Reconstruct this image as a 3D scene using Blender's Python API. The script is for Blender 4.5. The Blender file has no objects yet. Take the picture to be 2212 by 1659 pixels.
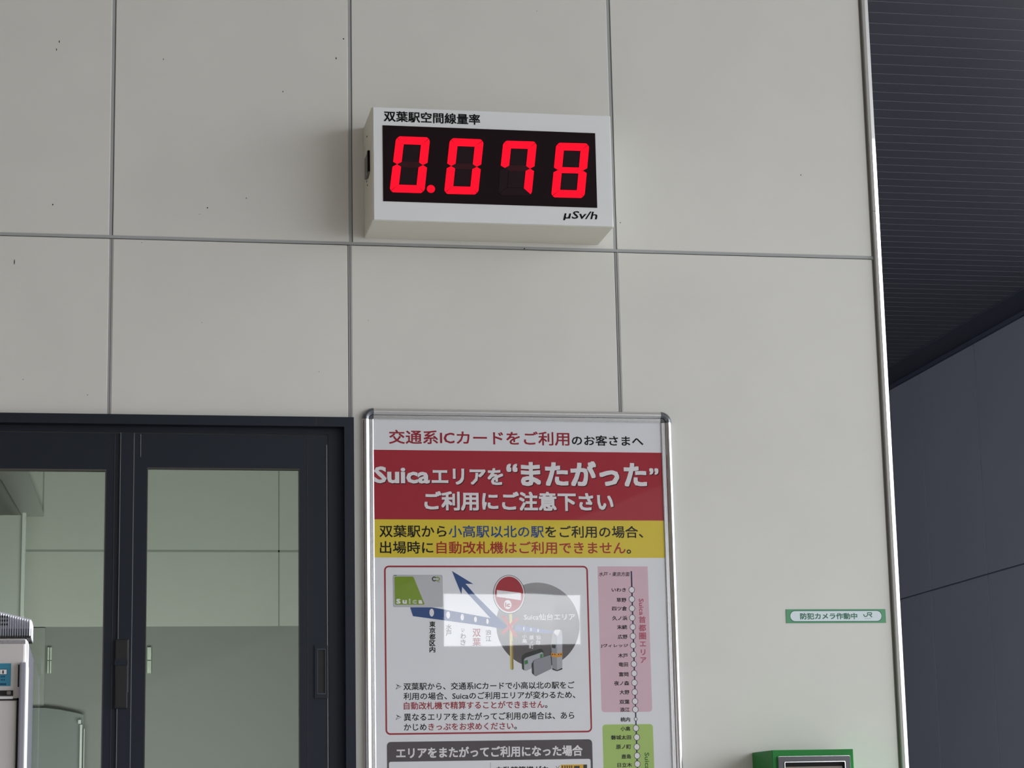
import bpy, bmesh, math, random
from mathutils import Vector, Matrix
random.seed(4)
S = bpy.context.scene
COL = S.collection
PI = math.pi

# ---------------------------------------------------------------- camera
FPX, YAW, PITCH, ROLL = 4817.55, 0.1878716, 0.1951458, -0.020681
CX, CY = 1106.0, 829.5
CAM = Vector((0, 0, 1.5))
WY = 4.6                                   # face of the panelled wall
fwd = Vector((math.sin(YAW) * math.cos(PITCH), math.cos(YAW) * math.cos(PITCH), math.sin(PITCH)))
rt = Vector((math.cos(YAW), -math.sin(YAW), 0)); up = rt.cross(fwd)
r2 = rt * math.cos(ROLL) + up * math.sin(ROLL); u2 = up * math.cos(ROLL) - rt * math.sin(ROLL)
cd = bpy.data.cameras.new('camera'); cam = bpy.data.objects.new('camera', cd); COL.objects.link(cam)
m = Matrix((r2, u2, -fwd)).transposed().to_4x4(); m.translation = CAM; cam.matrix_world = m
cd.sensor_width = 36; cd.lens = FPX * 36 / 2212; cd.clip_start = .05
S.camera = cam

def on(u, v, ax=1, val=WY):
    d = r2 * (u - CX) / FPX - u2 * (v - CY) / FPX + fwd
    return CAM + d * ((val - CAM[ax]) / d[ax])

# ---------------------------------------------------------------- world, sun, exposure
w = bpy.data.worlds.new('sky'); S.world = w; w.use_nodes = True
bg = w.node_tree.nodes['Background']
bg.inputs[0].default_value = (.93, .96, 1.0, 1); bg.inputs[1].default_value = 3.6
def lamp(name, kind, loc, aim, energy, color, size=None, size_y=None, angle=None):
    l = bpy.data.lights.new(name, kind); l.energy = energy; l.color = color
    if size: l.shape = 'RECTANGLE'; l.size = size; l.size_y = size_y
    if angle: l.angle = angle
    o = bpy.data.objects.new(name, l); COL.objects.link(o); o.location = loc
    o.rotation_euler = Vector(aim).to_track_quat('-Z', 'Y').to_euler(); return o
az, el = math.radians(12), math.radians(20.3)
lamp('sun', 'SUN', (9, 6, 6), (-math.cos(az) * math.cos(el), -math.sin(az) * math.cos(el), -math.sin(el)), 12.0, (1, .97, .92), angle=.0093)
lamp('office_fill_light', 'AREA', (.15, 5.0, 1.40), (0, 1, .38), 14, (.95, 1, .96), .9, .25)  # unseen lamp added low behind the window to brighten the office wall
S.view_settings.view_transform = 'Standard'; S.view_settings.look = 'None'
S.view_settings.exposure = 0.08; S.view_settings.gamma = 1; S.view_settings.use_curve_mapping = False

# ---------------------------------------------------------------- materials
def lin(c):
    return tuple((x / 255 / 12.92 if x <= 10 else ((x / 255 + .055) / 1.055) ** 2.4) for x in c) + (1,)
MC = {}
def mat(name, rgb, rough=.5, metal=0, spec=.5, emit=None, es=1, mottle=0, scale=3, bump=0, bscale=40, aniso=0):
    if name in MC: return MC[name]
    mt = bpy.data.materials.new(name); mt.use_nodes = True; nt = mt.node_tree; b = nt.nodes['Principled BSDF']
    c = lin(rgb)
    b.inputs['Base Color'].default_value = c; b.inputs['Roughness'].default_value = rough
    b.inputs['Metallic'].default_value = metal; b.inputs['Specular IOR Level'].default_value = spec
    if emit: b.inputs['Emission Color'].default_value = emit; b.inputs['Emission Strength'].default_value = es
    if mottle or bump:
        tc = nt.nodes.new('ShaderNodeTexCoord')
    if mottle:
        n = nt.nodes.new('ShaderNodeTexNoise'); n.inputs['Scale'].default_value = scale; n.inputs['Detail'].default_value = 5
        n.inputs['Roughness'].default_value = .55
        r = nt.nodes.new('ShaderNodeValToRGB')
        r.color_ramp.elements[0].position = .3; r.color_ramp.elements[1].position = .7
        r.color_ramp.elements[0].color = tuple(x * (1 - mottle) for x in c[:3]) + (1,)
        r.color_ramp.elements[1].color = tuple(min(1, x * (1 + mottle)) for x in c[:3]) + (1,)
        nt.links.new(tc.outputs['Object'], n.inputs['Vector']); nt.links.new(n.outputs['Fac'], r.inputs['Fac'])
        nt.links.new(r.outputs['Color'], b.inputs['Base Color'])
    if bump:
        n = nt.nodes.new('ShaderNodeTexNoise'); n.inputs['Scale'].default_value = bscale; n.inputs['Detail'].default_value = 3
        bp = nt.nodes.new('ShaderNodeBump'); bp.inputs['Strength'].default_value = bump; bp.inputs['Distance'].default_value = .002
        nt.links.new(tc.outputs['Object'], n.inputs['Vector']); nt.links.new(n.outputs['Fac'], bp.inputs['Height'])
        nt.links.new(bp.outputs['Normal'], b.inputs['Normal'])
    MC[name] = mt; return mt
def clear(name, tint, ior=1.45, rough=.02, bump=0, bscale=3, stretch=(1, 1, 1)):
    if name in MC: return MC[name]
    mt = bpy.data.materials.new(name); mt.use_nodes = True; nt = mt.node_tree; nt.nodes.clear()
    o = nt.nodes.new('ShaderNodeOutputMaterial'); mx = nt.nodes.new('ShaderNodeMixShader')
    t = nt.nodes.new('ShaderNodeBsdfTransparent'); g = nt.nodes.new('ShaderNodeBsdfGlossy'); f = nt.nodes.new('ShaderNodeFresnel')
    t.inputs[0].default_value = tint; g.inputs['Roughness'].default_value = rough; f.inputs[0].default_value = ior
    ge = nt.nodes.new('ShaderNodeNewGeometry'); mr = nt.nodes.new('ShaderNodeMapRange'); mr.inputs['To Min'].default_value = ior; mr.inputs['To Max'].default_value = 1 / ior
    nt.links.new(ge.outputs['Backfacing'], mr.inputs['Value']); nt.links.new(mr.outputs[0], f.inputs[0])
    nt.links.new(f.outputs[0], mx.inputs[0]); nt.links.new(t.outputs[0], mx.inputs[1]); nt.links.new(g.outputs[0], mx.inputs[2])
    nt.links.new(mx.outputs[0], o.inputs[0])
    if bump:
        tc = nt.nodes.new('ShaderNodeTexCoord'); mp = nt.nodes.new('ShaderNodeMapping'); mp.inputs['Scale'].default_value = stretch
        n = nt.nodes.new('ShaderNodeTexNoise'); n.inputs['Scale'].default_value = bscale; n.inputs['Detail'].default_value = 1
        bp = nt.nodes.new('ShaderNodeBump'); bp.inputs['Strength'].default_value = 1; bp.inputs['Distance'].default_value = bump
        nt.links.new(tc.outputs['Object'], mp.inputs[0]); nt.links.new(mp.outputs[0], n.inputs['Vector'])
        nt.links.new(n.outputs['Fac'], bp.inputs['Height']); nt.links.new(bp.outputs['Normal'], g.inputs['Normal'])
        nt.links.new(bp.outputs['Normal'], f.inputs['Normal'])
    MC[name] = mt; return mt

WALL = mat('beige_wall_panel', (212, 211, 206), .42, spec=.35, mottle=.035, scale=3.2)
SEAL = mat('grey_sealant', (160, 162, 163), .5)
GAP = mat('dark_gap', (55, 54, 50), .8)
SPECK = mat('black_speck', (40, 34, 28), .8)
ALU = mat('aluminium', (228, 228, 230), .2, 1)
ALU2 = mat('satin_aluminium', (166, 165, 163), .45, .2)
CHROME = mat('grey_chrome_plastic', (120, 124, 130), .2, .9)
FRAME = mat('black_window_frame', (24, 32, 44), .42, .3, spec=.5)
FRAME2 = mat('brown_black_pull', (22, 21, 24), .45)
GLINE = mat('edge_highlight', (150, 152, 156), .3, .8)  # pale lines coloured in as highlights along the window frame edges
WHITE = mat('white_enamel', (226, 228, 230), .35)
CREAM = mat('cream_enamel', (222, 220, 206), .45)
BLACK = mat('black_ink', (12, 12, 15), .6, spec=.12)
INKRED = mat('red_ink', (158, 40, 55), .6, spec=.12)

# ---------------------------------------------------------------- object helpers
def link(name, me, parent=None):
    o = bpy.data.objects.new(name, me); COL.objects.link(o)
    if parent: o.parent = parent; o.matrix_parent_inverse = Matrix.Translation(-parent.matrix_basis.translation)
    return o
def tag(o, label, cat, group=None):
    o['label'] = label; o['category'] = cat
    if group: o['group'] = group
    return o
def struct(o): o['kind'] = 'structure'; return o
def thing(name, label, cat, loc, group=None):
    o = bpy.data.objects.new(name, None); COL.objects.link(o); o.location = loc; o.empty_display_size = .05
    return tag(o, label, cat, group)
class MB:
    def __init__(s): s.v = []; s.f = []; s.mi = []; s.mats = []; s.sm = []
    def k(s, mt):
        if mt not in s.mats: s.mats.append(mt)
        return s.mats.index(mt)
    def add(s, vs, fs, mt, smooth=False):
        n = len(s.v); s.v += [tuple(x) for x in vs]; k = s.k(mt)
        for f in fs: s.f.append([n + i for i in f]); s.mi.append(k); s.sm.append(smooth)
    def box(s, a, b, mt):
        x0, y0, z0 = map(min, zip(a, b)); x1, y1, z1 = map(max, zip(a, b))
        s.add([(x0, y0, z0), (x1, y0, z0), (x1, y1, z0), (x0, y1, z0), (x0, y0, z1), (x1, y0, z1), (x1, y1, z1), (x0, y1, z1)],
              [(0, 3, 2, 1), (4, 5, 6, 7), (0, 1, 5, 4), (1, 2, 6, 5), (2, 3, 7, 6), (3, 0, 4, 7)], mt)
    def bbox(s, a, b, mt, bev=.003, seg=2):              # bevelled box
        bm = bmesh.new(); x0, y0, z0 = map(min, zip(a, b)); x1, y1, z1 = map(max, zip(a, b))
        vs = [bm.verts.new(p) for p in [(x0, y0, z0), (x1, y0, z0), (x1, y1, z0), (x0, y1, z0), (x0, y0, z1), (x1, y0, z1), (x1, y1, z1), (x0, y1, z1)]]
        for f in [(0, 3, 2, 1), (4, 5, 6, 7), (0, 1, 5, 4), (1, 2, 6, 5), (2, 3, 7, 6), (3, 0, 4, 7)]: bm.faces.new([vs[i] for i in f])
        bmesh.ops.bevel(bm, geom=bm.edges[:], offset=bev, segments=seg, affect='EDGES', profile=.5)
        bm.verts.index_update(); s.add([v.co[:] for v in bm.verts], [[v.index for v in f.verts] for f in bm.faces], mt); bm.free()
    def prism(s, pts, y0, y1, mt):                      # pts (x,z), y0 = front (towards camera)
        n = len(pts); a = sum(pts[i][0] * pts[(i + 1) % n][1] - pts[(i + 1) % n][0] * pts[i][1] for i in range(n))
        if a < 0: pts = pts[::-1]
        s.add([(x, y0, z) for x, z in pts] + [(x, y1, z) for x, z in pts],
              [list(range(n)), list(range(2 * n - 1, n - 1, -1))] + [[(i + 1) % n, i, n + i, n + (i + 1) % n] for i in range(n)], mt)
    def ring(s, outer, inner, y0, y1, mt):              # frame between two loops of equal count
        n = len(outer)
        vs = [(x, y0, z) for x, z in outer] + [(x, y0, z) for x, z in inner] + [(x, y1, z) for x, z in outer] + [(x, y1, z) for x, z in inner]
        fs = []
        for i in range(n):
            j = (i + 1) % n
            fs += [[i, j, n + j, n + i], [2 * n + j, 2 * n + i, 3 * n + i, 3 * n + j], [j, i, 2 * n + i, 2 * n + j], [n + i, n + j, 3 * n + j, 3 * n + i]]
        s.add(vs, fs, mt)
    def build(s, name, parent=None):
        me = bpy.data.meshes.new(name); me.from_pydata(s.v, [], s.f)
        for mt in s.mats: me.materials.append(mt)
        me.polygons.foreach_set('material_index', s.mi); me.polygons.foreach_set('use_smooth', s.sm)
        bm = bmesh.new(); bm.from_mesh(me); bmesh.ops.recalc_face_normals(bm, faces=bm.faces[:]); bm.to_mesh(me); bm.free()
        me.update(); return link(name, me, parent)
def xz(u, v, y): p = on(u, v, 1, y); return (p.x, p.z)
def rrect(x0, z0, x1, z1, r, n=6):
    if x0 > x1: x0, x1 = x1, x0
    if z0 > z1: z0, z1 = z1, z0
    out = []
    for cx, cz, a in ((x1 - r, z1 - r, 0), (x0 + r, z1 - r, 90), (x0 + r, z0 + r, 180), (x1 - r, z0 + r, 270)):
        for i in range(n + 1):
            t = math.radians(a + 90 * i / n); out.append((cx + r * math.cos(t), cz + r * math.sin(t)))
    return out
def ell(cx, cz, rx, rz, n=40): return [(cx + rx * math.cos(2 * PI * i / n), cz + rz * math.sin(2 * PI * i / n)) for i in range(n)]

PXM = WY / (FPX * math.cos(YAW)) * .985                # metres per photo pixel on the wall
def text(name, s, L, R, h, y, mt, parent, bold=0, shear=0, mats=None, t=.0002, rot=0, res=2, hm=1, off=0):
    """lettering whose ink runs from photo point L to R (left / right middle), h photo pixels high, on plane y"""
    cu = bpy.data.curves.new('letters', 'FONT'); cu.body = s; cu.size = 1; cu.resolution_u = res
    cu.shear = shear; cu.offset = off; cu.fill_mode = 'FRONT'
    if mats:
        k = 0
        for n, mi in mats[1]:
            for i in range(k, k + n): cu.body_format[i].material_index = mi
            k += n
        for q in mats[0]: cu.materials.append(q)
    else: cu.materials.append(mt)
    to = bpy.data.objects.new('letters', cu); COL.objects.link(to)
    dg = bpy.context.evaluated_depsgraph_get(); me = bpy.data.meshes.new_from_object(to.evaluated_get(dg))
    bpy.data.objects.remove(to); bpy.data.curves.remove(cu); me.name = name
    if rot:
        for v in me.vertices: v.co = Vector((v.co.y, -v.co.x, 0))
    if bold:                                            # heavier strokes: the glyphs repeated around a small circle
        n0 = len(me.vertices); V = [v.co.copy() for v in me.vertices]; F = [(list(p.vertices), p.material_index) for p in me.polygons]
        NV, NF, NM = [], [], []
        for k in range(8):
            o = Vector((bold * .9 * ((1, 1, 0, -1, -1, -1, 0, 1)[k]), bold * .9 * ((0, 1, 1, 1, 0, -1, -1, -1)[k]), k * 1e-3))
            NV += [v + o for v in V]; NF += [[i + k * n0 for i in f] for f, _ in F]; NM += [q for _, q in F]
        m2 = bpy.data.meshes.new(name); m2.from_pydata(NV, [], NF)
        for q in me.materials: m2.materials.append(q)
        m2.polygons.foreach_set('material_index', NM); bpy.data.meshes.remove(me); me = m2
    xs = [v.co.x for v in me.vertices]; ys = [v.co.y for v in me.vertices]
    ax, bx, ay, by = min(xs), max(xs), min(ys), max(ys)
    p, q = xz(*L, y), xz(*R, y)
    if rot: zc = None; x0, x1, z0, z1 = p[0], q[0], q[1], p[1]           # L = top left, R = bottom right
    else:
        hh = h * PXM * hm; zc = (p[1] + q[1]) / 2; x0, x1, z0, z1 = p[0], q[0], zc - hh / 2, zc + hh / 2
    for v in me.vertices:
        v.co = Vector((x0 + (v.co.x - ax) / (bx - ax) * (x1 - x0), y - v.co.z * .006, z0 + (v.co.y - ay) / (by - ay) * (z1 - z0)))
    me.update(); return link(name, me, parent)
def join(objs, name):                                   # merge several lettering meshes into one part
    bm = bmesh.new(); mats = []; par = objs[0].parent
    for o in objs:
        k = {}
        for i, mt in enumerate(o.data.materials):
            if mt not in mats: mats.append(mt)
            k[i] = mats.index(mt)
        tmp = o.data
        for p in tmp.polygons: p.material_index = k.get(p.material_index, 0)
        bm.from_mesh(tmp)
    me = bpy.data.meshes.new(name); bm.to_mesh(me); bm.free()
    for mt in mats: me.materials.append(mt)
    for o in objs: d = o.data; bpy.data.objects.remove(o); bpy.data.meshes.remove(d)
    return link(name, me, par)
def vtext(name, s, u, v0, v1, wpx, y, mt, parent, bold=0):   # stacked characters, top v0 to bottom v1
    n = len(s); st = (v1 - v0) / n; L = []
    for i, c in enumerate(s):
        vc = v0 + st * (i + .5); f = .55 if c in 'ノいッ' else 1
        L.append(text('c', c, (u - wpx / 2 * f, vc), (u + wpx / 2 * f, vc), st * .92 * (.7 if c in 'ノい' else 1), y, mt, parent, bold))
    return join(L, name)

# ================================================================ SETTING
# panelled front wall: panels, recessed sealant joints and a few specks, with the window opening cut out
WX0, WX1, WTOP = -5.0, 1.6985, 4.38
OX0, OX1, OZ0, OZ1 = -.462, .524, .95, 2.338            # opening
mb = MB(); jw, jh, jz = .0078, .0074, 2.7262
vs_up = [(-2.2, 0), (-1.1, 0), (.0250, 1), (.5308, 1), (1.1120, 1)]
def seams(row): return [-3.3, -2.2, -1.1] + ([.0252, .5303, 1.1105] if row else [.0262, .5270, 1.1118])
def panel(x0, x1, z0, z1): mb.bbox((x0, WY, z0), (x1, WY + .02, z1), WALL, .0012, 1)
for row, (z0, z1) in enumerate(((0, jz - jh / 2), (jz + jh / 2, WTOP))):
    xs = [WX0] + seams(row) + [WX1]
    for i in range(len(xs) - 1):
        a = xs[i] + (jw / 2 if i else 0); b = xs[i + 1] - (jw / 2 if i < len(xs) - 2 else 0)
        if row == 0 and a < OX1 and b > OX0:
            panel(a, b, OZ1, z1); panel(a, b, z0, OZ0)
            if a < OX0 - .01: panel(a, OX0, OZ0, OZ1)
            if b > OX1 + .01: panel(OX1, b, OZ0, OZ1)
        else: panel(a, b, z0, z1)
    for x in xs[1:-1]:
        if row == 0 and OX0 < x < OX1: zz = [(OZ1, z1), (z0, OZ0)]
        else: zz = [(z0, z1)]
        for za, zb in zz:
            mb.box((x - jw / 2, WY + .0012, za), (x + jw / 2, WY + .02, zb), SEAL)
            if x > 0:
                sx = x + (jw / 2 - .0012 if (x < .3 or row) else -jw / 2)
                mb.box((sx, WY + .0008, za), (sx + .0012, WY + .02, zb), GAP)
                if row == 0: mb.box((x + jw / 2 - .002, WY - .0004, za), (x + jw / 2 + .0004, WY + .01, zb), ALU2)
mb.box((WX0, WY + .0009, jz - jh / 2), (WX1 + .004, WY + .02, jz + jh / 2), SEAL)
mb.box((WX0, WY + .0005, jz - jh / 2), (WX1, WY + .02, jz - jh / 2 + .0011), GAP)
for a, b in (((WX0, WY + .02, 0), (OX0, WY + .15, WTOP)), ((OX1, WY + .02, 0), (WX1 + .01, WY + .15, WTOP)), ((OX0, WY + .02, OZ1), (OX1, WY + .15, WTOP)), ((OX0, WY + .02, 0), (OX1, WY + .15, OZ0))):
    mb.box(a, b, WALL)
specks = [(128, 90, 1, 3), (122, 107, 1, 3), (114, 442, 1.4, 2), (31, 566, 1, 6), (448, 449, 1.6, 1.6), (532, 428, 1, 1.6), (431, 463, .8, .8), (742, 84, 1.6, 1.8),
          (726, 126, 1.4, 2.6), (611, 198, 1, 2), (353, 128, .8, 2.2), (436, 697, .8, .8), (50, 820, .8, 1), (189, 853, 1, 1), (689, 803, .8, .8), (306, 524, .8, .8), (1133, 537, 1.6, 1.4),
          (1340, 481, 1.2, 1.2), (1730, 378, 1.4, 1.2), (1361, 970, .8, .8), (1160, 24, .8, .8), (796, 692, .6, .8)]
for u, v, a, b in specks:
    x, z = xz(u, v, WY); mb.prism(ell(x, z, a * PXM, b * PXM, 8), WY - .0003, WY + .001, SPECK)
struct(mb.build('wall_front'))

# aluminium corner trim at the right end of the wall: flat lip, 45 degree face, return
tx = 1.7035
prof = [(tx, WY + .01), (tx, WY - .006), (tx + .0012, WY - .0075), (tx + .0072, WY - .0078), (tx + .0085, WY - .0068), (tx + .0195, WY + .005), (tx + .020, WY + .007), (tx + .020, WY + .16), (tx, WY + .16)]
mb = MB()
def trimseg(z0, z1):
    n = len(prof); mb.add([(x, y, z0) for x, y in prof] + [(x, y, z1) for x, y in prof],
        [list(range(n)), list(range(n, 2 * n))] + [[i, (i + 1) % n, n + (i + 1) % n, n + i] for i in range(n)], ALU2)
zc = on(1885, 458)[2]; trimseg(0, zc - .0005); trimseg(zc + .0005, WTOP)
mb.box((WX1 + .0002, WY + .002, 0), (tx, WY + .02, WTOP), mat('trim_gap', (120, 118, 110), .7))
struct(mb.build('trim_1'))

# dark planked ceiling
HC, RX = 4.38, 5.311
DK = mat('dark_ceiling_plank', (57, 58, 68), .45, .1, mottle=.06, scale=1.5)
DKL = mat('lit_plank_edge', (96, 97, 104), .5)  # lighter than the planks: light caught on their edges, put into the colour
mb = MB(); pitch = .1082; y = 7.226 - 16 * pitch
mb.box((-8, -8, HC + .012), (5.4, 16, HC + .2), DK)
mb.box((-8, -8, HC), (5.4, 4.6, HC + .012), mat('pale_bounce_ceiling', (205, 202, 198), .6)); mb.box((-8, 4.6, HC), (5.4, 4.75, HC + .012), DK)  # unseen hall part, coloured pale to bounce light onto the wall
i = 0; y = 4.75
y0 = 7.226 - math.floor((7.226 - 4.76) / pitch) * pitch
while y0 < 15.8:
    mb.box((1.6, y0 + .003, HC), (5.4, y0 + pitch - .003, HC + .02), DK)
    mb.box((1.6, y0 - .0015, HC - .0008), (5.4, y0 + .0015, HC + .018), DKL)
    y0 += pitch
struct(mb.build('ceiling'))

# dark panelled wall on the right with its black cornice
RW = mat('dark_wall_panel', (86, 89, 99), .5, mottle=.05, scale=1.2)
RG = mat('dark_wall_joint', (44, 48, 60), .6)
mb = MB(); zj = 2.927
ys = [10.79, 11.735, 12.68, 13.62, 14.55, 15.5]
for a, b in ((0, zj - .004), (zj + .004, HC - .03)):
    for k in range(len(ys) - 1): mb.bbox((RX, ys[k] + .003, a), (RX + .02, ys[k + 1] - .003, b), RW, .0015, 1)
mb.box((RX + .012, 10.79, 0), (RX + .089, 15.5, HC - .002), RG)
struct(mb.build('wall_right'))
mb = MB(); mb.box((RX - .235, 9.9, HC - .006), (RX + .02, 15.6, HC - .001), mat('black_cornice', (30, 36, 50), .5))
mb.box((RX - .02, 10.79, HC - .03), (RX + .06, 15.5, HC - .006), MC['black_cornice'])
struct(mb.build('trim_2'))
mb = MB(); mb.box((-1, 15.5, 0), (RX + .09, 15.6, HC - .002), RW); struct(mb.build('wall_far_unseen'))  # unseen end wall, added to keep light off the dark passage

# floor, outdoor paving, and the parts of the hall behind the camera
FL = mat('grey_floor_tile', (104, 105, 106), .5, mottle=.04, scale=2)
mb = MB(); mb.box((-8, -8, -.1), (30, 30, 0), FL); struct(mb.build('floor'))
mb = MB(); HW = mat('hall_wall', (135, 134, 132), .6)
rx0, rx1, rz0, rz1 = 2.375, 3.345, 2.715, 3.07
mb.box((-8, -6.15, 0), (rx0, -6, HC - .002), HW); mb.box((rx1, -6.15, 0), (5.4, -6, HC - .002), HW)
mb.box((rx0, -6.15, 0), (rx1, -6, rz0), HW); mb.box((rx0, -6.15, rz1), (rx1, -6, HC - .002), HW)
struct(mb.build('wall_rear'))
mb = MB(); mb.box((rx0, -6.06, rz0), (rx1, -6.04, rz1), mat('bright_transom_pane', (240, 242, 245), .3, emit=(.93, .96, 1, 1), es=6.6)); struct(mb.build('window_2'))
mb = MB(); mb.box((-2.9, -6, 0), (-2.75, 4.59, HC - .002), mat('brown_shading_wall', (112, 103, 94), .6)); struct(mb.build('wall_left'))  # unseen; set close and dark to shade the panelled wall's left

# ---------------------------------------------------------------- office behind the window
IW = mat('office_wall', (214, 216, 208), .6, mottle=.03, scale=2)
ID = mat('office_dado', (158, 160, 156), .6)
IJ = mat('office_joint', (168, 172, 164), .7)
BY = 6.2
def bz(v, u=400): return xz(u, v, BY)[1]
mb = MB(); zd = bz(1353, 480); zh = bz(1191, 480); xj = xz(602, 1300, BY)[0]; xk = xz(94, 1060, BY)[0]
mb.box((-2.4, BY, 0), (1.7, BY + .1, zd), ID); mb.box((-2.4, BY - .006, zd), (1.7, BY + .1, 2.75), IW)
mb.box((-2.4, BY - .0065, zh - .003), (1.7, BY, zh + .003), IJ); mb.box((xj - .002, BY - .0065, zd), (xj + .002, BY, 2.75), IJ)
mb.box((xk - .002, BY - .0065, bz(1112, 90)), (xk + .002, BY, 2.75), IJ)
struct(mb.build('wall_back'))
mb = MB(); mb.box((-2.4, WY + .15, 2.75), (1.7, BY + .1, 2.85), WHITE); struct(mb.build('ceiling_office'))
mb = MB(); mb.box((-2.5, WY + .15, 0), (-2.4, BY + .1, 2.85), IW); struct(mb.build('wall_office_left'))
mb = MB(); mb.box((1.6, WY + .15, 0), (1.7, BY, 2.75), IW); struct(mb.build('wall_office_right'))
# pillar with a white corner bead, and a sloping duct over it
PY = 5.9
px1 = xz(45, 1250, PY)[0]; pz = xz(45, 1113, PY)[1]
mb = MB(); mb.box((-1.2, PY, 0), (px1, BY - .007, pz), mat('grey_pillar', (205, 207, 200), .6)); pl = mb.build('wall_pillar'); struct(pl)
mb = MB(); mb.bbox((px1, PY - .012, 0), (px1 + .0105, PY + .03, pz + .006), mat('white_bead', (235, 238, 232), .5), .002); struct(mb.build('trim_3'))
QY = 6.165; mb = MB(); mb.prism([xz(u, v, QY) for u, v in ((-110, 940), (30, 940), (94, 1107), (94, 1113), (47, 1113), (4, 1038))], QY, BY - .008, mat('duct_grey', (186, 188, 182), .6))
tag(mb.build('sloping_duct'), 'grey sloping duct seen through the left window pane, above the white corner bead', 'duct')
for k, (u, lab) in enumerate(((107, 'narrow pale upright strip seen through the left window pane'), (322, 'narrow pale upright strip seen through the right window pane, beside its left stile'))):
    yy = BY; p0 = xz(u - 4, 1399, yy); p1 = xz(u + 4, 1455, yy); mb = MB()
    zm = xz(u, 1427, yy)[1]; xm = (p0[0] + p1[0]) / 2
    for za, zb in ((p1[1], zm - .001), (zm + .001, p0[1])):
        mb.bbox((p0[0], yy - .014, za), (xm - (.001 if k == 0 else 0), yy - .0005, zb), mat('pale_strip', (238, 245, 232), .4), .001, 1)
        mb.bbox((xm + (.001 if k == 0 else 0), yy - .014, za), (p1[0], yy - .0005, zb), MC['pale_strip'], .001, 1)
    tag(mb.build('upright_strip'), lab, 'strip', 'pale strips behind the window')  # pale upright strips set on the office back wall
a = xz(40, 1356, BY - .01); b = xz(95, 1528, BY - .01); mb = MB(); mb.bbox((a[0], BY - .01, b[1]), (b[0], BY - .0005, a[1]), mat('pale_panel', (170, 173, 168), .5), .001)
tag(mb.build('upright_panel'), 'pale grey upright panel on the office wall just right of the ticket machine', 'upright_panel')  # flat panel fixed to the office back wall
# grey screen with a white post standing inside the left pane
SY = 6.165
sc = thing('office_screen', 'rounded grey screen with a white post behind the left window pane', 'screen', (xz(100, 1659, SY)[0], SY, 0))
mb = MB(); mb.prism([xz(60, 1529, SY), xz(95, 1529, SY), xz(130, 1533, SY), xz(165, 1540, SY), xz(181, 1544, SY), xz(180, 1659, SY), (xz(178, 1659, SY)[0], 0), (xz(0, 1659, SY)[0] - .1, 0), (xz(0, 1659, SY)[0] - .1, xz(0, 1529, SY)[1])], SY, SY + .03, mat('screen_grey', (140, 146, 144), .5)); mb.build('panel', sc)
mb = MB(); a = xz(175, 1566, SY); mb.box((a[0] - .0025, SY - .02, 0), (a[0] + .0035, SY, a[1]), mat('white_post', (240, 244, 240), .4)); mb.build('post', sc)
mb = MB(); a = xz(169, 1556, SY); b = xz(175, 1564, SY); mb.box((a[0], SY - .022, b[1]), (b[0], SY, a[1]), MC['white_post']); mb.build('bracket', sc)
mb = MB(); a = xz(182, 1575, SY); mb.box((a[0] - .001, SY - .02, 0), (a[0] + .001, SY, a[1]), MC['white_post']); mb.build('cord', sc)

# ================================================================ WINDOW
win = bpy.data.objects.new('window_1', None); COL.objects.link(win); win.location = (.03, WY, OZ0); struct(win)
win['label'] = 'black framed sliding window with two greenish panes in the panelled wall'
FX0, FX1, FZ1, FZ0 = -.470, .5325, 2.3462, .94
X = lambda u, v=1200, y=WY: xz(u, v, y)[0]
Z = lambda v, u=480, y=WY: xz(u, v, y)[1]
fw = X(765) - X(744)
def rect(x0, z0, x1, z1): return [(x0, z0), (x1, z0), (x1, z1), (x0, z1)]
mb = MB(); yo = WY - .014
mb.ring(rect(FX0, FZ0, FX1, FZ1), rect(FX0 + fw, FZ0 + fw, FX1 - fw, FZ1 - fw), yo, WY + .06, FRAME)
mb.ring(rect(FX0 + fw, FZ0 + fw, FX1 - fw, FZ1 - fw), rect(FX0 + fw + .018, FZ0 + .04, X(711), Z(938) + .004), WY + .012, WY + .08, FRAME)
xx = X(682); mb.box((xx, yo - .0003, Z(919)), (xx + .0012, yo + .001, FZ1), GAP)
mb.build('window_frame', win)
GLASS = clear('green_glass', (.69, .712, .688, 1), 1.45, .01)
def sash(x0, x1, zt, zb, gx0, gx1, gz1, gz0, ys, handle=None):
    mb = MB(); mb.ring(rect(x0, zb, x1, zt), rect(gx0, gz0, gx1, gz1), ys, ys + .03, FRAME)
    return mb
ys1 = WY + .006
zt = Z(937)
rs = sash(X(287), X(709), zt, .985, X(316), X(648), Z(1010), 1.10, ys1)
rs.box((X(300.5), ys1 - .0015, Z(986, 300)), (X(302), ys1, zt - .002), GLINE)
rs.box((X(706.5), ys1 - .0012, 1.0), (X(708), ys1 + .001, zt - .02), GLINE)
rs.box((X(286.5), ys1 - .002, 1.0), (X(287.6), ys1, zt), GLINE)
rs.box((X(664), ys1 - .0006, 1.0), (X(665), ys1 + .001, zt), GAP)
rs.ring(rect(X(316) - .001, 1.099, X(648) + .002, Z(1010) + .002), rect(X(318), 1.102, X(646.5), Z(1012)), ys1 + .0005, ys1 + .012, mat('gasket', (72, 68, 64), .6))
so = rs.build('right_sash', win)
mb = MB(); mb.box((X(315), ys1 + .012, 1.09), (X(649), ys1 + .016, Z(1009)), GLASS); mb.build('glass_pane', so)
mb = MB(); a = (X(680, 1450), Z(1394, 694)); b = (X(708, 1450), Z(1508, 694))
mb.ring(rect(a[0], b[1], b[0], a[1]), rect(a[0] + .005, b[1] + .008, b[0] - .004, a[1] - .007), ys1 - .004, ys1 + .002, FRAME)
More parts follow.
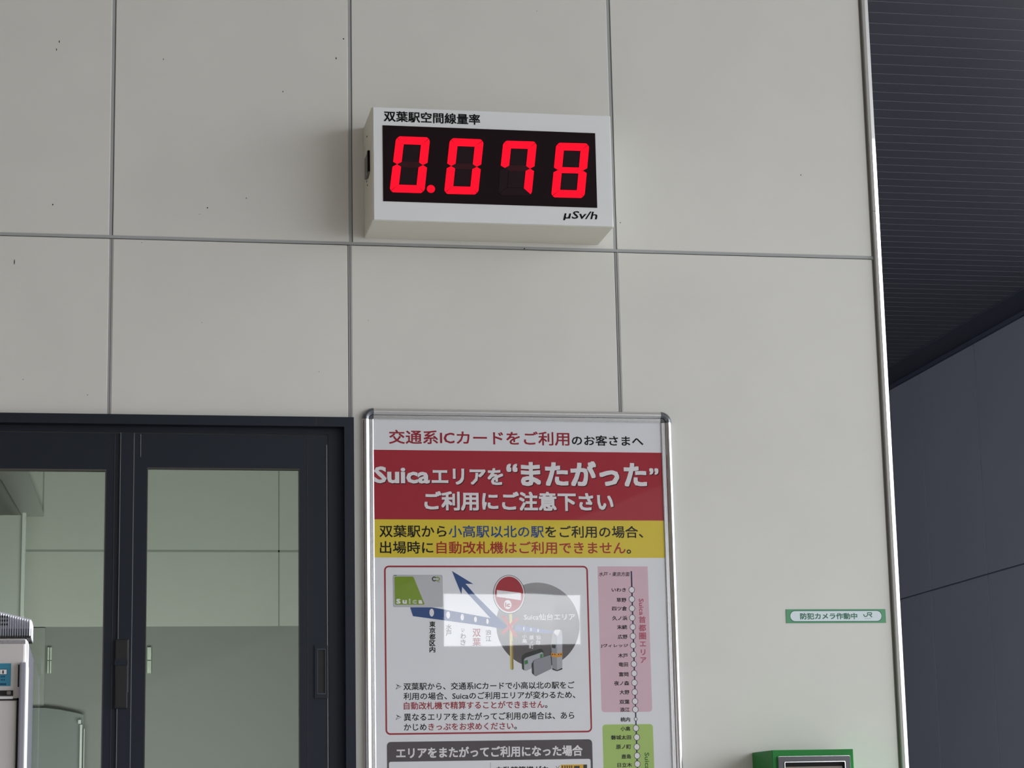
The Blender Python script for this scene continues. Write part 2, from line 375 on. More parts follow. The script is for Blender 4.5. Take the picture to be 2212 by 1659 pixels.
mb.ring(rect(a[0] + .005, b[1] + .008, b[0] - .004, a[1] - .007), rect(a[0] + .0065, b[1] + .010, b[0] - .0055, a[1] - .009), ys1 - .0045, ys1 + .002, mat('pull_edge', (62, 68, 78), .3))
mb.box((a[0] + .0065, ys1 - .0008, b[1] + .010), (b[0] - .0055, ys1 + .001, a[1] - .009), FRAME2)
mb.build('pull_handle', so)
ls = sash(OX0 + .004, X(257), zt, .985, -.412, X(226), Z(1012.5, 100), 1.10, ys1 + .002)
ls.box((X(244.5), ys1 + .0005, 1.0), (X(245.7), ys1 + .003, zt - .002), mat('frame_edge', (58, 62, 72), .35))
ls.ring(rect(-.413, 1.099, X(226) + .001, Z(1012.5, 100) + .001), rect(-.410, 1.102, X(224.5), Z(1015, 100)), ys1 + .0015, ys1 + .012, MC['gasket'])
so2 = ls.build('left_sash', win)
mb = MB(); mb.box((-.413, ys1 + .014, 1.09), (X(227), ys1 + .018, Z(1012, 100)), GLASS); mb.build('glass_pane', so2)
mb = MB(); mb.box((X(257), ys1 - .004, .99), (X(286.3), ys1 + .03, zt), FRAME)
x0, x1 = X(257), X(258.6)
mb.box((x0 - .0002, ys1 - .0046, .99), (x1 - .0004, ys1, Z(1530, 258)), GLINE); mb.box((x0 - .0002, ys1 - .0046, Z(1381, 258)), (x1 - .0004, ys1, zt), GLINE)
mb.build('meeting_post', win)
mb = MB(); mb.bbox((X(251), ys1 - .0085, Z(1531, 262)), (X(279.5), ys1 - .002, Z(1381, 262)), FRAME2, .002)
mb.box((X(251), ys1 - .0105, Z(1437, 262)), (X(279), ys1 - .006, Z(1425, 262)), FRAME); mb.box((X(279.2), ys1 - .009, Z(1495, 262)), (X(280.2), ys1 - .006, Z(1382, 262)), GLINE)
mb.prism(rrect(X(254), Z(1528, 262), X(276), Z(1466, 262), .004), ys1 - .011, ys1 - .007, FRAME2)
mb.build('latch', win)

# ================================================================ RADIATION DISPLAY
DY = 4.452
dp = thing('radiation_display', 'white wall display box showing 0.078 in large red digits', 'display', (.815, WY, 2.74))
bx0, bx1, bz0, bz1 = .559, 1.0735, 2.7385, 2.9855
mb = MB()
mb.bbox((bx0, DY + .003, bz0), (bx1, WY, bz1), CREAM, .002, 2)
mb.build('case', dp)
mb = MB(); mb.bbox((bx0 + .0025, DY, bz0 + .001), (bx1 - .001, DY + .006, bz1 - .001), WHITE, .0012, 2); mb.build('front_panel', dp)
c = [xz(u, v, DY) for u, v in ((825.9, 270.2), (1285.6, 288.7), (1289.7, 449.2), (828.3, 434.6))]
sx0, sx1, sz1, sz0 = (c[0][0] + c[3][0]) / 2, (c[1][0] + c[2][0]) / 2, (c[0][1] + c[1][1]) / 2, (c[2][1] + c[3][1]) / 2
SCR = mat('smoked_screen', (26, 12, 17), .3, spec=.15)
CELL = mat('smoked_cell', (38, 25, 31), .3, spec=.12)
mb = MB(); mb.box((sx0, DY - .0012, sz0), (sx1, DY + .001, sz1), SCR)
scr = mb.build('screen', dp)
RED = mat('lit_segment', (4, 0, 0), .5, spec=0, emit=(1, .006, .022, 1), es=1.35)
OFF = mat('unlit_segment', (60, 26, 32), .5, spec=.1)
TX, TY = .245, .135
def seg(name):
    g = .010
    A = [(.045, .977), (.10, 1), (.90, 1), (.955, .977), (1 - TX, 1 - TY), (TX, 1 - TY)]
    F = [(.030, .968), (0, .93), (0, .545), (TX / 2, .503), (TX, .545), (TX, 1 - TY - .004)]
    G = [(TX / 2 + .02, .5), (TX + .01, .5 + TY / 2 - .015), (1 - TX - .01, .5 + TY / 2 - .015), (1 - TX / 2 - .02, .5), (1 - TX - .01, .5 - TY / 2 + .015), (TX + .01, .5 - TY / 2 + .015)]
    fx = lambda P: [(1 - x, z) for x, z in P]; fz = lambda P: [(x, 1 - z) for x, z in P]
    return dict(a=A, f=F, b=fx(F), g=G, d=fz(A), e=fz(F), c=fx(fz(F)))[name]
digits = [('abcdef', (841.4, 414.8), (916.5, 417), (856.0, 294.4), (929.2, 297)), ('abcdef', (959.3, 418.4), (1032.6, 420), (972.0, 298.4), (1045, 301.4)),
          ('abcf', (1075.3, 421.3), (1148.0, 423), (1087.6, 304), (1159.8, 306.1)), ('abcdefg', (1190.7, 425.8), (1262.3, 427.6), (1202.0, 308.4), (1273, 310.2))]
yd = DY - .0022
for on_s, BL, BR, TL, TR in digits:
    P = [Vector(xz(*q, yd)) for q in (BL, BR, TL, TR)]
    mb = MB()
    cb = rect(P[0].x - .012, P[0].y - .014, P[1].x + .03, P[2].y + .014)
    hx0, hx1 = .27, .73
    def mp(x, z): q = (P[0] * (1 - x) + P[1] * x) * (1 - z) + (P[2] * (1 - x) + P[3] * x) * z; return (q.x, q.y)
    mb.prism([mp(x, z) for x, z in ((TX + .02, TY + .01), (1 - TX - .02, TY + .01), (1 - TX - .02, 1 - TY - .01), (TX + .02, 1 - TY - .01))], DY - .0017, DY - .001, CELL)
    for n in 'abcdefg':
        pts = seg(n)
        mb.prism([mp(x, z) for x, z in pts], yd - (.0006 if n in on_s else 0), DY - .0012, RED if n in on_s else (OFF if n == 'g' else CELL))
    mb.build('digit', scr)
x, z = xz(930.9, 408, yd); mb = MB(); mb.prism(ell(x, z, 9.2 * PXM * .97, 9 * PXM * .97, 32), yd - .0006, DY - .0012, RED); mb.build('decimal_point', scr)
text('title_lettering', '双葉駅空間線量率', (829.2, 250.7), (1037.2, 258.3), 25.5, DY - .0004, BLACK, dp, .022, hm=.97)
text('unit_lettering', 'μSv/h', (1216, 465), (1290.5, 468), 22.5, DY - .0004, BLACK, dp, 0, shear=.18, hm=.97, off=.014)
# latch, screws and scuffs on the left side
def sd(u, v): p = on(u, v, 0, bx0); return (p.y, p.z)
a = sd(791.3, 344); b = sd(799.6, 376)
mb = MB(); ya, yb = b[0], a[0]
pr = [(ya, a[1]), (yb, a[1]), (yb, b[1] + .006), ((ya + yb) / 2, b[1]), (ya, b[1] + .006)]
n = len(pr); mb.add([(bx0 - .004, y, z) for y, z in pr] + [(bx0 + .001, y, z) for y, z in pr], [list(range(n)), list(range(n, 2 * n))] + [[i, (i + 1) % n, n + (i + 1) % n, n + i] for i in range(n)], mat('latch_grey', (120, 118, 115), .35, .8))
mb.box((bx0 - .005, ya, a[1]), (bx0 - .001, ya + .012, b[1] + .006), GAP)
mb.build('side_latch', dp)
for u, v in ((793, 295), (792.5, 392), (794, 400)):
    y, z = sd(u, v); mb = MB(); mb.box((bx0 - .0008, y - .003, z - .0012), (bx0 + .001, y + .003, z + .0012), SPECK); mb.build('screw', dp)

# ================================================================ POSTER AND ITS SNAP FRAME
PY_ = WY - .005
ox0 = (X(780, 905) + X(788.7, 1659)) / 2; ox1 = (X(1449.3, 930) + X(1473.2, 1659)) / 2; oz1 = Z(887, 1110); oz0 = 1.44
RW_ = .0235
frame = thing('framed_poster', 'station poster with red title band and map in a silver rounded snap frame', 'poster', ((ox0 + ox1) / 2, WY, oz0))
frame['label'] = 'printed station poster with red and yellow bands in a silver snap frame'
prof = [(0, .0)] + [(.0075 - .0075 * math.cos(PI * i / 12), .006 + .0088 * math.sin(PI * i / 12)) for i in range(13)]
prof += [(.0152, .0085), (.0174, .0085), (.0178, .0068), (.0186, .0068), (.0190, .0080), (.0208, .0080), (.0212, .0064), (.0218, .0064), (.0222, .0074), (RW_, .0070), (RW_, 0)]
def rail(p0, p1, ax, sgn):                             # ax 0: horizontal rail, 1: vertical; t measured from outer edge inward
    mb = MB(); n = len(prof); V = []
    for e in (p0, p1):
        for t, d in prof:
            if ax == 0: V.append((e, WY - d, oz1 - t if sgn > 0 else oz0 + t))
            else: V.append((ox1 - t if sgn > 0 else ox0 + t, WY - d, e))
    mb.add(V, [list(range(n)), list(range(n, 2 * n))] , ALU)
    for i in range(n): mb.add([V[i], V[(i + 1) % n], V[n + (i + 1) % n], V[n + i]], [(0, 1, 2, 3)], ALU, 0 < i < 13)
    return mb.build('frame_rail', frame)
g = .0004
rail(ox0 + RW_ + g, ox1 - RW_ - g, 0, 1); rail(ox0 + RW_ + g, ox1 - RW_ - g, 0, -1)
rail(oz0 + RW_ + g, oz1 - RW_ - g, 1, 1); rail(oz0 + RW_ + g, oz1 - RW_ - g, 1, -1)
for sx, sz in ((0, 1), (1, 1), (0, 0), (1, 0)):
    cx = ox0 + RW_ if not sx else ox1 - RW_; cz = oz1 - RW_ if sz else oz0 + RW_
    mb = MB(); n = len(prof); NN = 10; V = []
    for k in range(NN + 1):
        a = PI / 2 * k / NN; c_, s_ = math.cos(a) * (1 if sx else -1), math.sin(a) * (1 if sz else -1)
        for t, d in prof: V.append((cx + (RW_ - t) * c_, WY - d - .0006, cz + (RW_ - t) * s_))
    for k in range(NN):
        for i in range(n - 1): mb.add([V[k * n + i], V[k * n + i + 1], V[(k + 1) * n + i + 1], V[(k + 1) * n + i]], [(0, 1, 2, 3)], CHROME, True)
    mb.build('frame_corner', frame)
ix0, ix1, iz0, iz1 = ox0 + RW_, ox1 - RW_, oz0 + RW_, oz1 - RW_
mb = MB(); mb.box((ix0 - .004, WY - .0020, iz0 - .004), (ix1 + .004, WY - .0005, iz1 + .004), SEAL); mb.build('backing', frame)
mb = MB(); mb.box((ix0, WY - .0066, iz0), (ix1, WY - .0063, iz1), clear('clear_cover', (.985, .985, .985, 1), 1.47, .012, .00012, 5, (1, 1, 1))); mb.build('clear_cover', frame)

post = frame
PAPER = mat('poster_paper', (234, 236, 242), .55, spec=.15)
PRED = mat('print_red', (172, 42, 58), .55, spec=.15); PYEL = mat('print_yellow', (226, 204, 66), .55, spec=.15)
mb = MB(); mb.box((ix0, PY_, iz0), (ix1, WY - .0021, iz1), PAPER); mb.build('paper', post)
_l = [PY_]
def lay(k): return PY_ - .00012 * k
def zz(v, u, y=PY_): return xz(u, v, y)[1]
zr1 = (zz(971.3, 803.7) + zz(978.2, 1424.6)) / 2; zr0 = (zz(1122.4, 804.7) + zz(1124, 1428.7)) / 2; zy0 = (zz(1203.9, 806.3) + zz(1205.4, 1431)) / 2
mb = MB(); mb.box((ix0, lay(1), zr0), (ix1, PY_, zr1), PRED); rb = mb.build('red_band', post)
mb = MB(); mb.box((ix0, lay(1), zy0), (ix1, PY_, zr0), PYEL); yb_ = mb.build('yellow_band', post)
LW = mat('print_white', (236, 234, 238), .55, spec=.15); SH = mat('print_shadow', (72, 14, 24), .6, spec=.15); BLUE = mat('print_blue', (38, 78, 138), .55, spec=.15)
B = BLACK; Rr = INKRED
text('heading_lettering', '交通系ICカードをご利用', (840.1, 944), (1230, 947.5), 31.5, lay(1), Rr, post, .018)
text('subheading_lettering', 'のお客さまへ', (1235, 951), (1389.5, 953), 23.5, lay(1), B, post, .02)
L = []
for s, a, b, h, bo in (('Suica', (808, 1025.5), (928.5, 1026.5), 37.5, .04), ('エリアを', (932.5, 1028.5), (1087, 1029.5), 37.5, .034), ('“', (1093.5, 1010), (1118, 1011), 19, .03), ('またがった', (1125, 1022.5), (1397, 1024.5), 57, .040), ('”', (1402.5, 1018), (1422.5, 1019), 15, .03), ('ご利用にご注意下さい', (916.7, 1081.5), (1325, 1084), 43, .034)):
    L.append(text('t', s, (a[0] + 1.3, a[1] + 1.4), (b[0] + 1.8, b[1] + 1.4), h + 1.2, lay(2), SH, rb, 0 if s == 'Suica' else bo * 1.15, off=.036 if s == 'Suica' else 0))
    L.append(text('t', s, a, b, h, lay(3), LW, rb, 0 if s == 'Suica' else bo, off=.034 if s == 'Suica' else 0))
join(L, 'title_lettering')
L = [text('t', '双葉駅から小高駅以北の駅をご利用の場合、', (819.6, 1147.8), (1389, 1148.8), 27, lay(2), B, yb_, .015, mats=([B, BLUE], [(5, 0), (7, 1), (8, 0)])),
     text('t', '出場時に自動改札機はご利用できません。', (820.5, 1182.5), (1363, 1183.5), 27.5, lay(2), B, yb_, .015, mats=([B, mat('print_brick', (168, 48, 40), .6, spec=.15)], [(4, 0), (14, 1), (1, 0)]))]
join(L, 'notice_lettering')
# map panel with its red rounded outline
a = xz(829.3, 1221.2, PY_); b = xz(1270, 1222.9, PY_); c = xz(1278.9, 1581.4, PY_); d = xz(832.9, 1588.1, PY_)
x0, x1, z1, z0 = (a[0] + d[0]) / 2, (b[0] + c[0]) / 2, (a[1] + b[1]) / 2, (c[1] + d[1]) / 2
mb = MB(); th = 3.6 * PXM; mb.ring(rrect(x0, z0, x1, z1, .010), rrect(x0 + th, z0 + th, x1 - th, z1 - th, .010 - th), lay(1), PY_, Rr)
mb.box((x0 + th, lay(.5), z0 + th), (x1 - th, PY_, z1 - th), PAPER)
mp_ = mb.build('map_panel', post)
def poly(mb, pts, k, mt): mb.prism([xz(u, v, PY_) for u, v in pts], lay(k), lay(k - .9), mt)
def oval(mb, u, v, ru, rv, k, mt, n=40): x, z = xz(u, v, PY_); mb.prism(ell(x, z, ru * PXM, rv * PXM, n), lay(k), lay(k - .9), mt)
def stroke(mb, pts, w_, k, mt):
    for (a, b), (c, d) in zip(pts, pts[1:]):
        L_ = math.hypot(c - a, d - b); nx, ny = -(d - b) / L_ * w_ / 2, (c - a) / L_ * w_ / 2; ex, ey = (c - a) / L_ * w_ * .3, (d - b) / L_ * w_ * .3; k += .07
        poly(mb, [(a + nx - ex, b + ny - ey), (c + nx + ex, d + ny + ey), (c - nx + ex, d - ny + ey), (a - nx - ex, b - ny - ey)], k, mt)
# grey disc, printed with a light-to-dark fade
gm = bpy.data.materials.new('print_grey_fade'); gm.use_nodes = True; nt = gm.node_tree
tc = nt.nodes.new('ShaderNodeTexCoord'); sp = nt.nodes.new('ShaderNodeSeparateXYZ'); rp = nt.nodes.new('ShaderNodeValToRGB')
nt.links.new(tc.outputs['Generated'], sp.inputs[0]); nt.links.new(sp.outputs['Z'], rp.inputs[0]); nt.links.new(rp.outputs[0], nt.nodes['Principled BSDF'].inputs['Base Color'])
rp.color_ramp.elements[0].color = lin((84, 78, 82)); rp.color_ramp.elements[0].position = .3; rp.color_ramp.elements[1].color = lin((158, 158, 162)); rp.color_ramp.elements[1].position = .95
mb = MB(); oval(mb, 1162, 1350, 93, 93, 1, gm, 72); disc = mb.build('area_disc', mp_)
mb = MB()
arrow = [(886, 1312), (933, 1312), (959, 1316.5), (1059.6, 1335.2), (1012.9, 1285), (998.4, 1267.6), (996.6, 1283.9), (976.1, 1233.3), (1022.5, 1261.6), (1005.6, 1261), (1027.3, 1285.7), (1072, 1330.5), (1100, 1357), (1082, 1358), (1060, 1354), (959, 1340), (892, 1331)]
poly(mb, arrow, 2, BLUE)
poly(mb, [(1117, 1349), (1200, 1364), (1200, 1369), (1110, 1363)], 2, mat('print_pale_blue', (118, 130, 176), .55, spec=.15))
for u, v, a, b in ((932.5, 1323.4, 5, 8.6), (968, 1328.5, 4.2, 7.8), (998.6, 1333.3, 3.7, 7), (1027, 1338, 3.1, 6.3), (1052.9, 1342.4, 2.6, 5.6), (1131.4, 1358, 1.5, 4.4), (1146.9, 1360, 1.5, 4.2), (1162.3, 1362.3, 1.4, 3.8)): oval(mb, u, v, a, b, 3, LW, 20)
mb.build('route_arrow', mp_)
mb = MB()
x0, z1 = xz(848.6, 1241.9, PY_); x1, z0 = xz(956.6, 1310.9, PY_)
mb.prism(rrect(x0, z0, x1, z1, .003), lay(3), PY_, mat('card_edge', (160, 163, 170), .5)); mb.prism(rrect(x0 + .0007, z0 + .0007, x1 - .0007, z1 - .0007, .0025), lay(3.5), PY_, mat('card_silver', (192, 194, 200), .5))
poly(mb, [(853, 1245.6), (891, 1245.6), (893.5, 1247), (917, 1304.5), (915.5, 1306.2), (855, 1306.2), (852.8, 1304), (851.8, 1247.5)], 4.4, mat('print_leaf_green', (128, 158, 44), .5, spec=.15))
DARK = mat('print_dark', (48, 54, 56), .5, spec=.15)
def cring(u, v, r, r2_, a0, a1, mt, k):
    n = 18; P = [(u + r * math.cos(math.radians(a0 + (a1 - a0) * i / n)), v - r * math.sin(math.radians(a0 + (a1 - a0) * i / n))) for i in range(n + 1)]
    Q = [(u + r2_ * math.cos(math.radians(a0 + (a1 - a0) * i / n)), v - r2_ * math.sin(math.radians(a0 + (a1 - a0) * i / n))) for i in range(n + 1)]
    for i in range(n): poly(mb, [P[i], P[i + 1], Q[i + 1], Q[i]], k, mt)
cring(938, 1250.7, 5.3, 2.9, 35, 325, DARK, 4.4); cring(945, 1250.9, 5.1, 2.8, -145, 145, MC['print_leaf_green'], 4.6)
poly(mb, [(851, 1242.6), (857, 1242.6), (857, 1243.8), (851, 1243.8)], 4.6, DARK); poly(mb, [(946, 1256.8), (950, 1256.8), (950, 1257.6), (946, 1257.6)], 4.6, DARK)
cd_ = mb.build('card_picture', mp_)
L = []
for ch, a, b, t_, bo, col in (('S', 856, 865.2, 10.6, .05, LW), ('u', 869.5, 878.8, 8, .05, LW), ('i', 883.2, 886.6, 10.6, .035, LW), ('c', 891.5, 899.8, 8, .045, LW), ('a', 904, 912.8, 8, .05, LW)):
    vc = 1304.2 - t_ / 2; L.append(text('t', ch, (a, vc), (b, vc), t_, lay(5.6), col, cd_, bo))
    if ch in 'ic': L.append(text('t', ch, (a + .9, vc + .1), (b - .9, vc + .1), t_ - 1.8, lay(6.2), MC['print_leaf_green'], cd_, .0))
join(L, 'card_lettering')
mb = MB()
poly(mb, [(1100, 1322), (1105.8, 1322), (1109.2, 1444), (1107.5, 1446.5), (1103.5, 1446.5), (1102, 1444)], 3, mat('print_post', (214, 200, 128), .55, spec=.15))
poly(mb, [(1105, 1385), (1107.8, 1385), (1109.6, 1444), (1107.5, 1447), (1105.5, 1446.8)], 3.3, mat('print_post_dark', (160, 142, 80), .55, spec=.15))
stroke(mb, [(1088, 1332), (1113.7, 1374)], 6.5, 3.6, mat('print_x_red', (196, 92, 104), .55, spec=.15)); stroke(mb, [(1116.8, 1337), (1087, 1367)], 6.5, 4.4, MC['print_x_red'])
oval(mb, 1100, 1284, 35.4, 42.6, 5.2, DARK); oval(mb, 1099.8, 1283.8, 34.2, 41.3, 5.7, LW); oval(mb, 1099.8, 1283.6, 31.8, 38.8, 6.2, PRED)
poly(mb, [(1072.9, 1274.5), (1125.1, 1280.8), (1125.4, 1296.8), (1072.9, 1289)], 7.2, LW); oval(mb, 1096.7, 1305.9, 8.3, 10, 7.2, LW)
sg = mb.build('stop_sign_picture', mp_)
text('sign_lettering', 'ic', (1091, 1306.5), (1102, 1306.5), 10.5, lay(8), PRED, sg, .04)
mb = MB(); f7 = lambda P: [(1120 + x / 17.02, 1400 + y / 17.02) for x, y in P]
GRY = mat('print_machine_grey', (150, 154, 162), .5, spec=.15); GR2 = mat('print_machine_light', (180, 183, 192), .5, spec=.15); GRN = mat('print_green', (64, 132, 78), .5, spec=.15)
poly(mb, f7([(105, 380), (140, 270), (230, 195), (800, 20), (870, 50), (920, 120), (925, 330), (480, 560), (480, 740), (290, 830), (210, 815), (135, 770)]), 3, DARK)
poly(mb, f7([(200, 430), (260, 360), (860, 150), (905, 180), (912, 320), (480, 560), (475, 740), (290, 825), (240, 825), (205, 780)]), 3.6, GR2)
poly(mb, f7([(215, 465), (340, 430), (352, 570), (225, 608)]), 4.2, GRN); poly(mb, f7([(790, 240), (880, 200), (890, 335), (790, 358)]), 4.2, GRN)
poly(mb, f7([(485, 590), (540, 470), (620, 420), (1190, 230), (1215, 760), (640, 1035), (570, 990), (495, 920)]), 4.8, DARK)
poly(mb, f7([(548, 520), (570, 460), (640, 420), (1180, 250), (1215, 760), (640, 1030), (570, 985)]), 5.4, GRY)
poly(mb, [(1194.4, 1361), (1203, 1368), (1203, 1448), (1193, 1443), (1190.5, 1392)], 6, GRY); poly(mb, [(1203, 1368), (1213, 1361), (1214.5, 1375), (1214.5, 1441), (1203, 1448)], 6, GR2)
poly(mb, [(1196, 1366), (1199, 1360.5), (1211, 1360.5), (1206.5, 1370), (1203, 1374)], 6.4, LW)
poly(mb, [(1190.6, 1409.5), (1203, 1412), (1214.8, 1409), (1214.8, 1418), (1203, 1420.5), (1190.6, 1418)], 6.8, mat('print_orange', (226, 158, 60), .5, spec=.15))
poly(mb, [(1193, 1443), (1203, 1448), (1214.5, 1442), (1214.5, 1446), (1203, 1450), (1193, 1446.5)], 6.8, DARK)
poly(mb, [(1191.5, 1390), (1200.5, 1393), (1199.5, 1401), (1192, 1399)], 6.8, DARK)
for u in (1193.5, 1198.5, 1206.5, 1211.8): oval(mb, u, 1413.6, 1.3, 1.7, 7.4, DARK, 8)
mb.build('gate_picture', mp_)
L = [vtext('t', '東京都区内', 934, 1341.5, 1410, 12.8, lay(2), B, mp_, .03), vtext('t', '水戸', 969.2, 1348, 1374, 12.4, lay(2), B, mp_, .012), vtext('t', 'いわき', 1000.4, 1354.5, 1394, 11.5, lay(2), B, mp_, .012),
     vtext('t', '双葉', 1029.7, 1357.5, 1396, 17.6, lay(2), Rr, mp_, .02), vtext('t', '浪江', 1055.2, 1359.5, 1386, 12.6, lay(2), B, mp_, .008)]
for q in L: q.name = 'place_name'
L = [text('t', 'Suica仙台エリア', (1131.7, 1332.3), (1242.2, 1332.9), 14, lay(3), LW, mp_, .01), vtext('t', '小高', 1133, 1370.5, 1389.5, 10, lay(3), LW, mp_, .008), vtext('t', '原ノ町', 1148, 1372.5, 1402, 9.5, lay(3), LW, mp_, .008), vtext('t', '仙台', 1162.6, 1371.5, 1392.3, 9.6, lay(3), LW, mp_, .008)]
for q in L: q.name = 'area_label'
L = []
for s, uL, vL, uR, vR, h, ms in (
    ('双葉駅から、交通系ICカードで小高以北の駅をご', 871.5, 1482.6, 1241, 1479.9, 16, None), ('利用の場合、Suicaのご利用エリアが変わるため、', 871.7, 1503.4, 1242.7, 1501.2, 16, None),
    ('自動改札機で精算することができません。', 872.2, 1524, 1182.5, 1522.2, 16.5, ([B, Rr], [(18, 1), (1, 0)])), ('異なるエリアをまたがってご利用の場合は、あら', 872.4, 1548.7, 1240.5, 1545.6, 16.5, None),
    ('かじめきっぷをお求めください。', 872.4, 1570, 1116.4, 1568.6, 16, ([B, Rr], [(3, 0), (11, 1), (1, 0)]))):
    L.append(text('t', s, (uL, vL), (uR, vR), h, lay(2), B, mp_, .015, mats=ms))
join(L, 'explanation_lettering')
for v in (1483, 1549):
    mb = MB()
    poly(mb, [(855.2, v - 5.5), (866.3, v), (859, v - .6)], 2, DARK); poly(mb, [(855.2, v + 5.5), (866.3, v), (859, v - .6)], 2, PAPER)
    stroke(mb, [(855.2, v + 5.5), (866.3, v)], .8, 3, DARK); stroke(mb, [(855.2, v + 5.5), (859, v - .6)], .8, 3, DARK)
    mb.build('bullet_mark', mp_)
# station list
f4 = lambda x, y: (1270 + x / 3.614, 1200 + y / 3.614)
ls_ = bpy.data.meshes
mb = MB(); a = xz(1291.3, 1223.5, PY_); b = xz(1408.4, 1538, PY_); c = xz(1299, 1538, PY_); d = xz(1399.5, 1223.5, PY_)
px0, px1 = (a[0] + c[0]) / 2, (b[0] + d[0]) / 2; rr = rrect(px0, (b[1] + c[1]) / 2, px1, a[1], .007)
rr = [p for p in rr if p[1] < a[1] - .008] + [(px1, a[1]), (px0, a[1])]
rr.sort(key=lambda p: math.atan2(p[1] - (a[1] + b[1]) / 2, p[0] - (px0 + px1) / 2))
mb.prism(rr, lay(1), PY_, mat('print_pink', (222, 190, 203), .55, spec=.15))
sl = mb.build('station_list', post)
mb = MB(); a = xz(1301, 1565.2, PY_); d = xz(1410.3, 1565.2, PY_); mb.prism(rrect(a[0], iz0 + .01, d[0], a[1], .007), lay(1), PY_, mat('print_light_green', (174, 204, 116), .55, spec=.15)); mb.build('green_area', sl)
cir = [(342, 268), (343, 341), (344, 413), (346, 486), (350, 558), (351, 630), (353, 701), (356, 773), (358, 847), (361, 920), (363, 993), (365, 1066), (368, 1138), (370, 1202), (373, 1277), (375, 1348), (381, 1419), (382, 1494), (384, 1563), (386, 1628)]
mb = MB(); NAVY = mat('print_navy', (34, 46, 92), .55, spec=.15)
poly(mb, [f4(333, 122), f4(344, 122), f4(392, 1700), f4(382, 1700)], 2, NAVY)
mb.build('route_line', sl)
for i, (x, y) in enumerate(cir + [(388, 1700)]):
    r = 15 if i == 14 else 25; u, v = f4(x, y); mb = MB(); oval(mb, u, v, r / 3.614, r / 3.614 * 1.06, 3, mat('print_ring', (42, 52, 62), .5, spec=.15), 28); oval(mb, u, v, r / 3.614 - 1.15, r / 3.614 * 1.06 - 1.15, 3.6, LW, 28)
    mb.build('station_marker', sl)
names = [('いわき', 185, 297, 268), ('草野', 223, 300, 347), ('四ツ倉', 188, 305, 414), ('久ノ浜', 190, 308, 489), ('末続', 227, 306, 559), ('広野', 233, 309, 634), ('Jヴィレッジ', 100, 313, 705), ('木戸', 236, 311, 781), ('竜田', 239, 313, 850),
         ('富岡', 242, 317, 927), ('夜ノ森', 204, 322, 997), ('大野', 247, 324, 1067), ('双葉', 246, 325, 1142), ('浪江', 251, 327, 1203), ('桃内', 254, 329, 1280), ('小高', 255, 330, 1352), ('磐城太田', 180, 337, 1420), ('原ノ町', 220, 337, 1494), ('鹿島', 262, 337, 1569), ('日立木', 230, 344, 1635)]
L = []
for s, a, b, y in names:
    L.append(text('t', s, f4(a, y + 1), f4(b, y - 1), 9.8 if s not in ('いわき', 'Jヴィレッジ') else 8.6, lay(2.4), B, sl, .024))
L.append(text('t', '水戸・東京方面', f4(85, 146), f4(328, 144), 9.8, lay(2.4), B, sl, .012, shear=.2))
for q in L: q.name = 'station_name'
PK = mat('print_rose', (186, 92, 116), .55, spec=.15); GT = mat('print_dark_green', (66, 118, 44), .55, spec=.15)
L = [text('t', 'Suica', f4(397, 337), f4(438, 466), 0, lay(2.4), PK, sl, .02, rot=1)]
for c_, x, y, wd, hh in (('首', 424, 501, 54, 15), ('都', 425, 565, 56, 15), ('圏', 427, 628, 54, 15), ('エ', 429, 690, 48, 10.5), ('リ', 431, 755, 36, 13), ('ア', 433, 817, 46, 12.5)):
    L.append(text('t', c_, f4(x - wd / 2, y), f4(x + wd / 2, y), hh, lay(2.4), PK, sl, .026))
L.append(text('t', 'Suica', f4(442, 1538), f4(482, 1672), 0, lay(2.4), GT, sl, .02, rot=1))
join(L[:-1], 'area_name'); L[-1].name = 'area_name'
# grey headed table at the foot
a = xz(835.5, 1603.3, PY_); b = xz(1277.4, 1596.4, PY_); hz = ((xz(839.4, 1646.5, PY_)[1] + xz(1275.6, 1638.5, PY_)[1]) / 2); tz = (a[1] + b[1]) / 2
HG = mat('print_charcoal', (84, 78, 84), .55, spec=.15)
mb = MB(); mb.prism(rrect(a[0], iz0 + .012, b[0] + .0015, tz, .008), lay(1), PY_, HG)
mb.prism(rrect(a[0] + .004, iz0 + .016, b[0] - .003, hz, .004), lay(2), PY_, PAPER)
xd = xz(1059, 1655, PY_)[0]; mb.box((xd, lay(2.4), iz0 + .016), (xd + .0006, PY_, hz - .004), HG)
tb = mb.build('lower_table', post)
text('table_lettering', 'エリアをまたがってご利用になった場合', (855.8, 1626.2), (1258.5, 1621.8), 23.5, lay(2.5), LW, tb, .03)
text('cell_lettering', '自動精算機がな', (1072, 1664), (1186, 1662.5), 16, lay(3), B, tb, .022)
mb = MB(); YE = mat('print_amber', (228, 180, 52), .5, spec=.15)
poly(mb, [(1199, 1652), (1210, 1652), (1210, 1700), (1199, 1700)], 3, LW); poly(mb, [(1211, 1652), (1268, 1651), (1268.5, 1700), (1211, 1700)], 3, YE)
poly(mb, [(1240, 1654.5), (1252, 1654.3), (1252, 1663), (1240, 1663)], 3.8, DARK); poly(mb, [(1260, 1652), (1268, 1651.8), (1268, 1700), (1260, 1700)], 3.8, DARK)
for u in (1213.5, 1219, 1224, 1229, 1233.5): poly(mb, [(u, 1654), (u + 2.6, 1654), (u + 2.2, 1662), (u + .4, 1662)], 3.8, DARK)
stroke(mb, [(1201, 1655), (1205, 1661), (1208.5, 1654)], 1, 3.8, DARK); poly(mb, [(1213, 1667), (1256, 1666), (1256, 1690), (1213, 1690)], 3.8, DARK)
mb.build('machine_picture', tb)

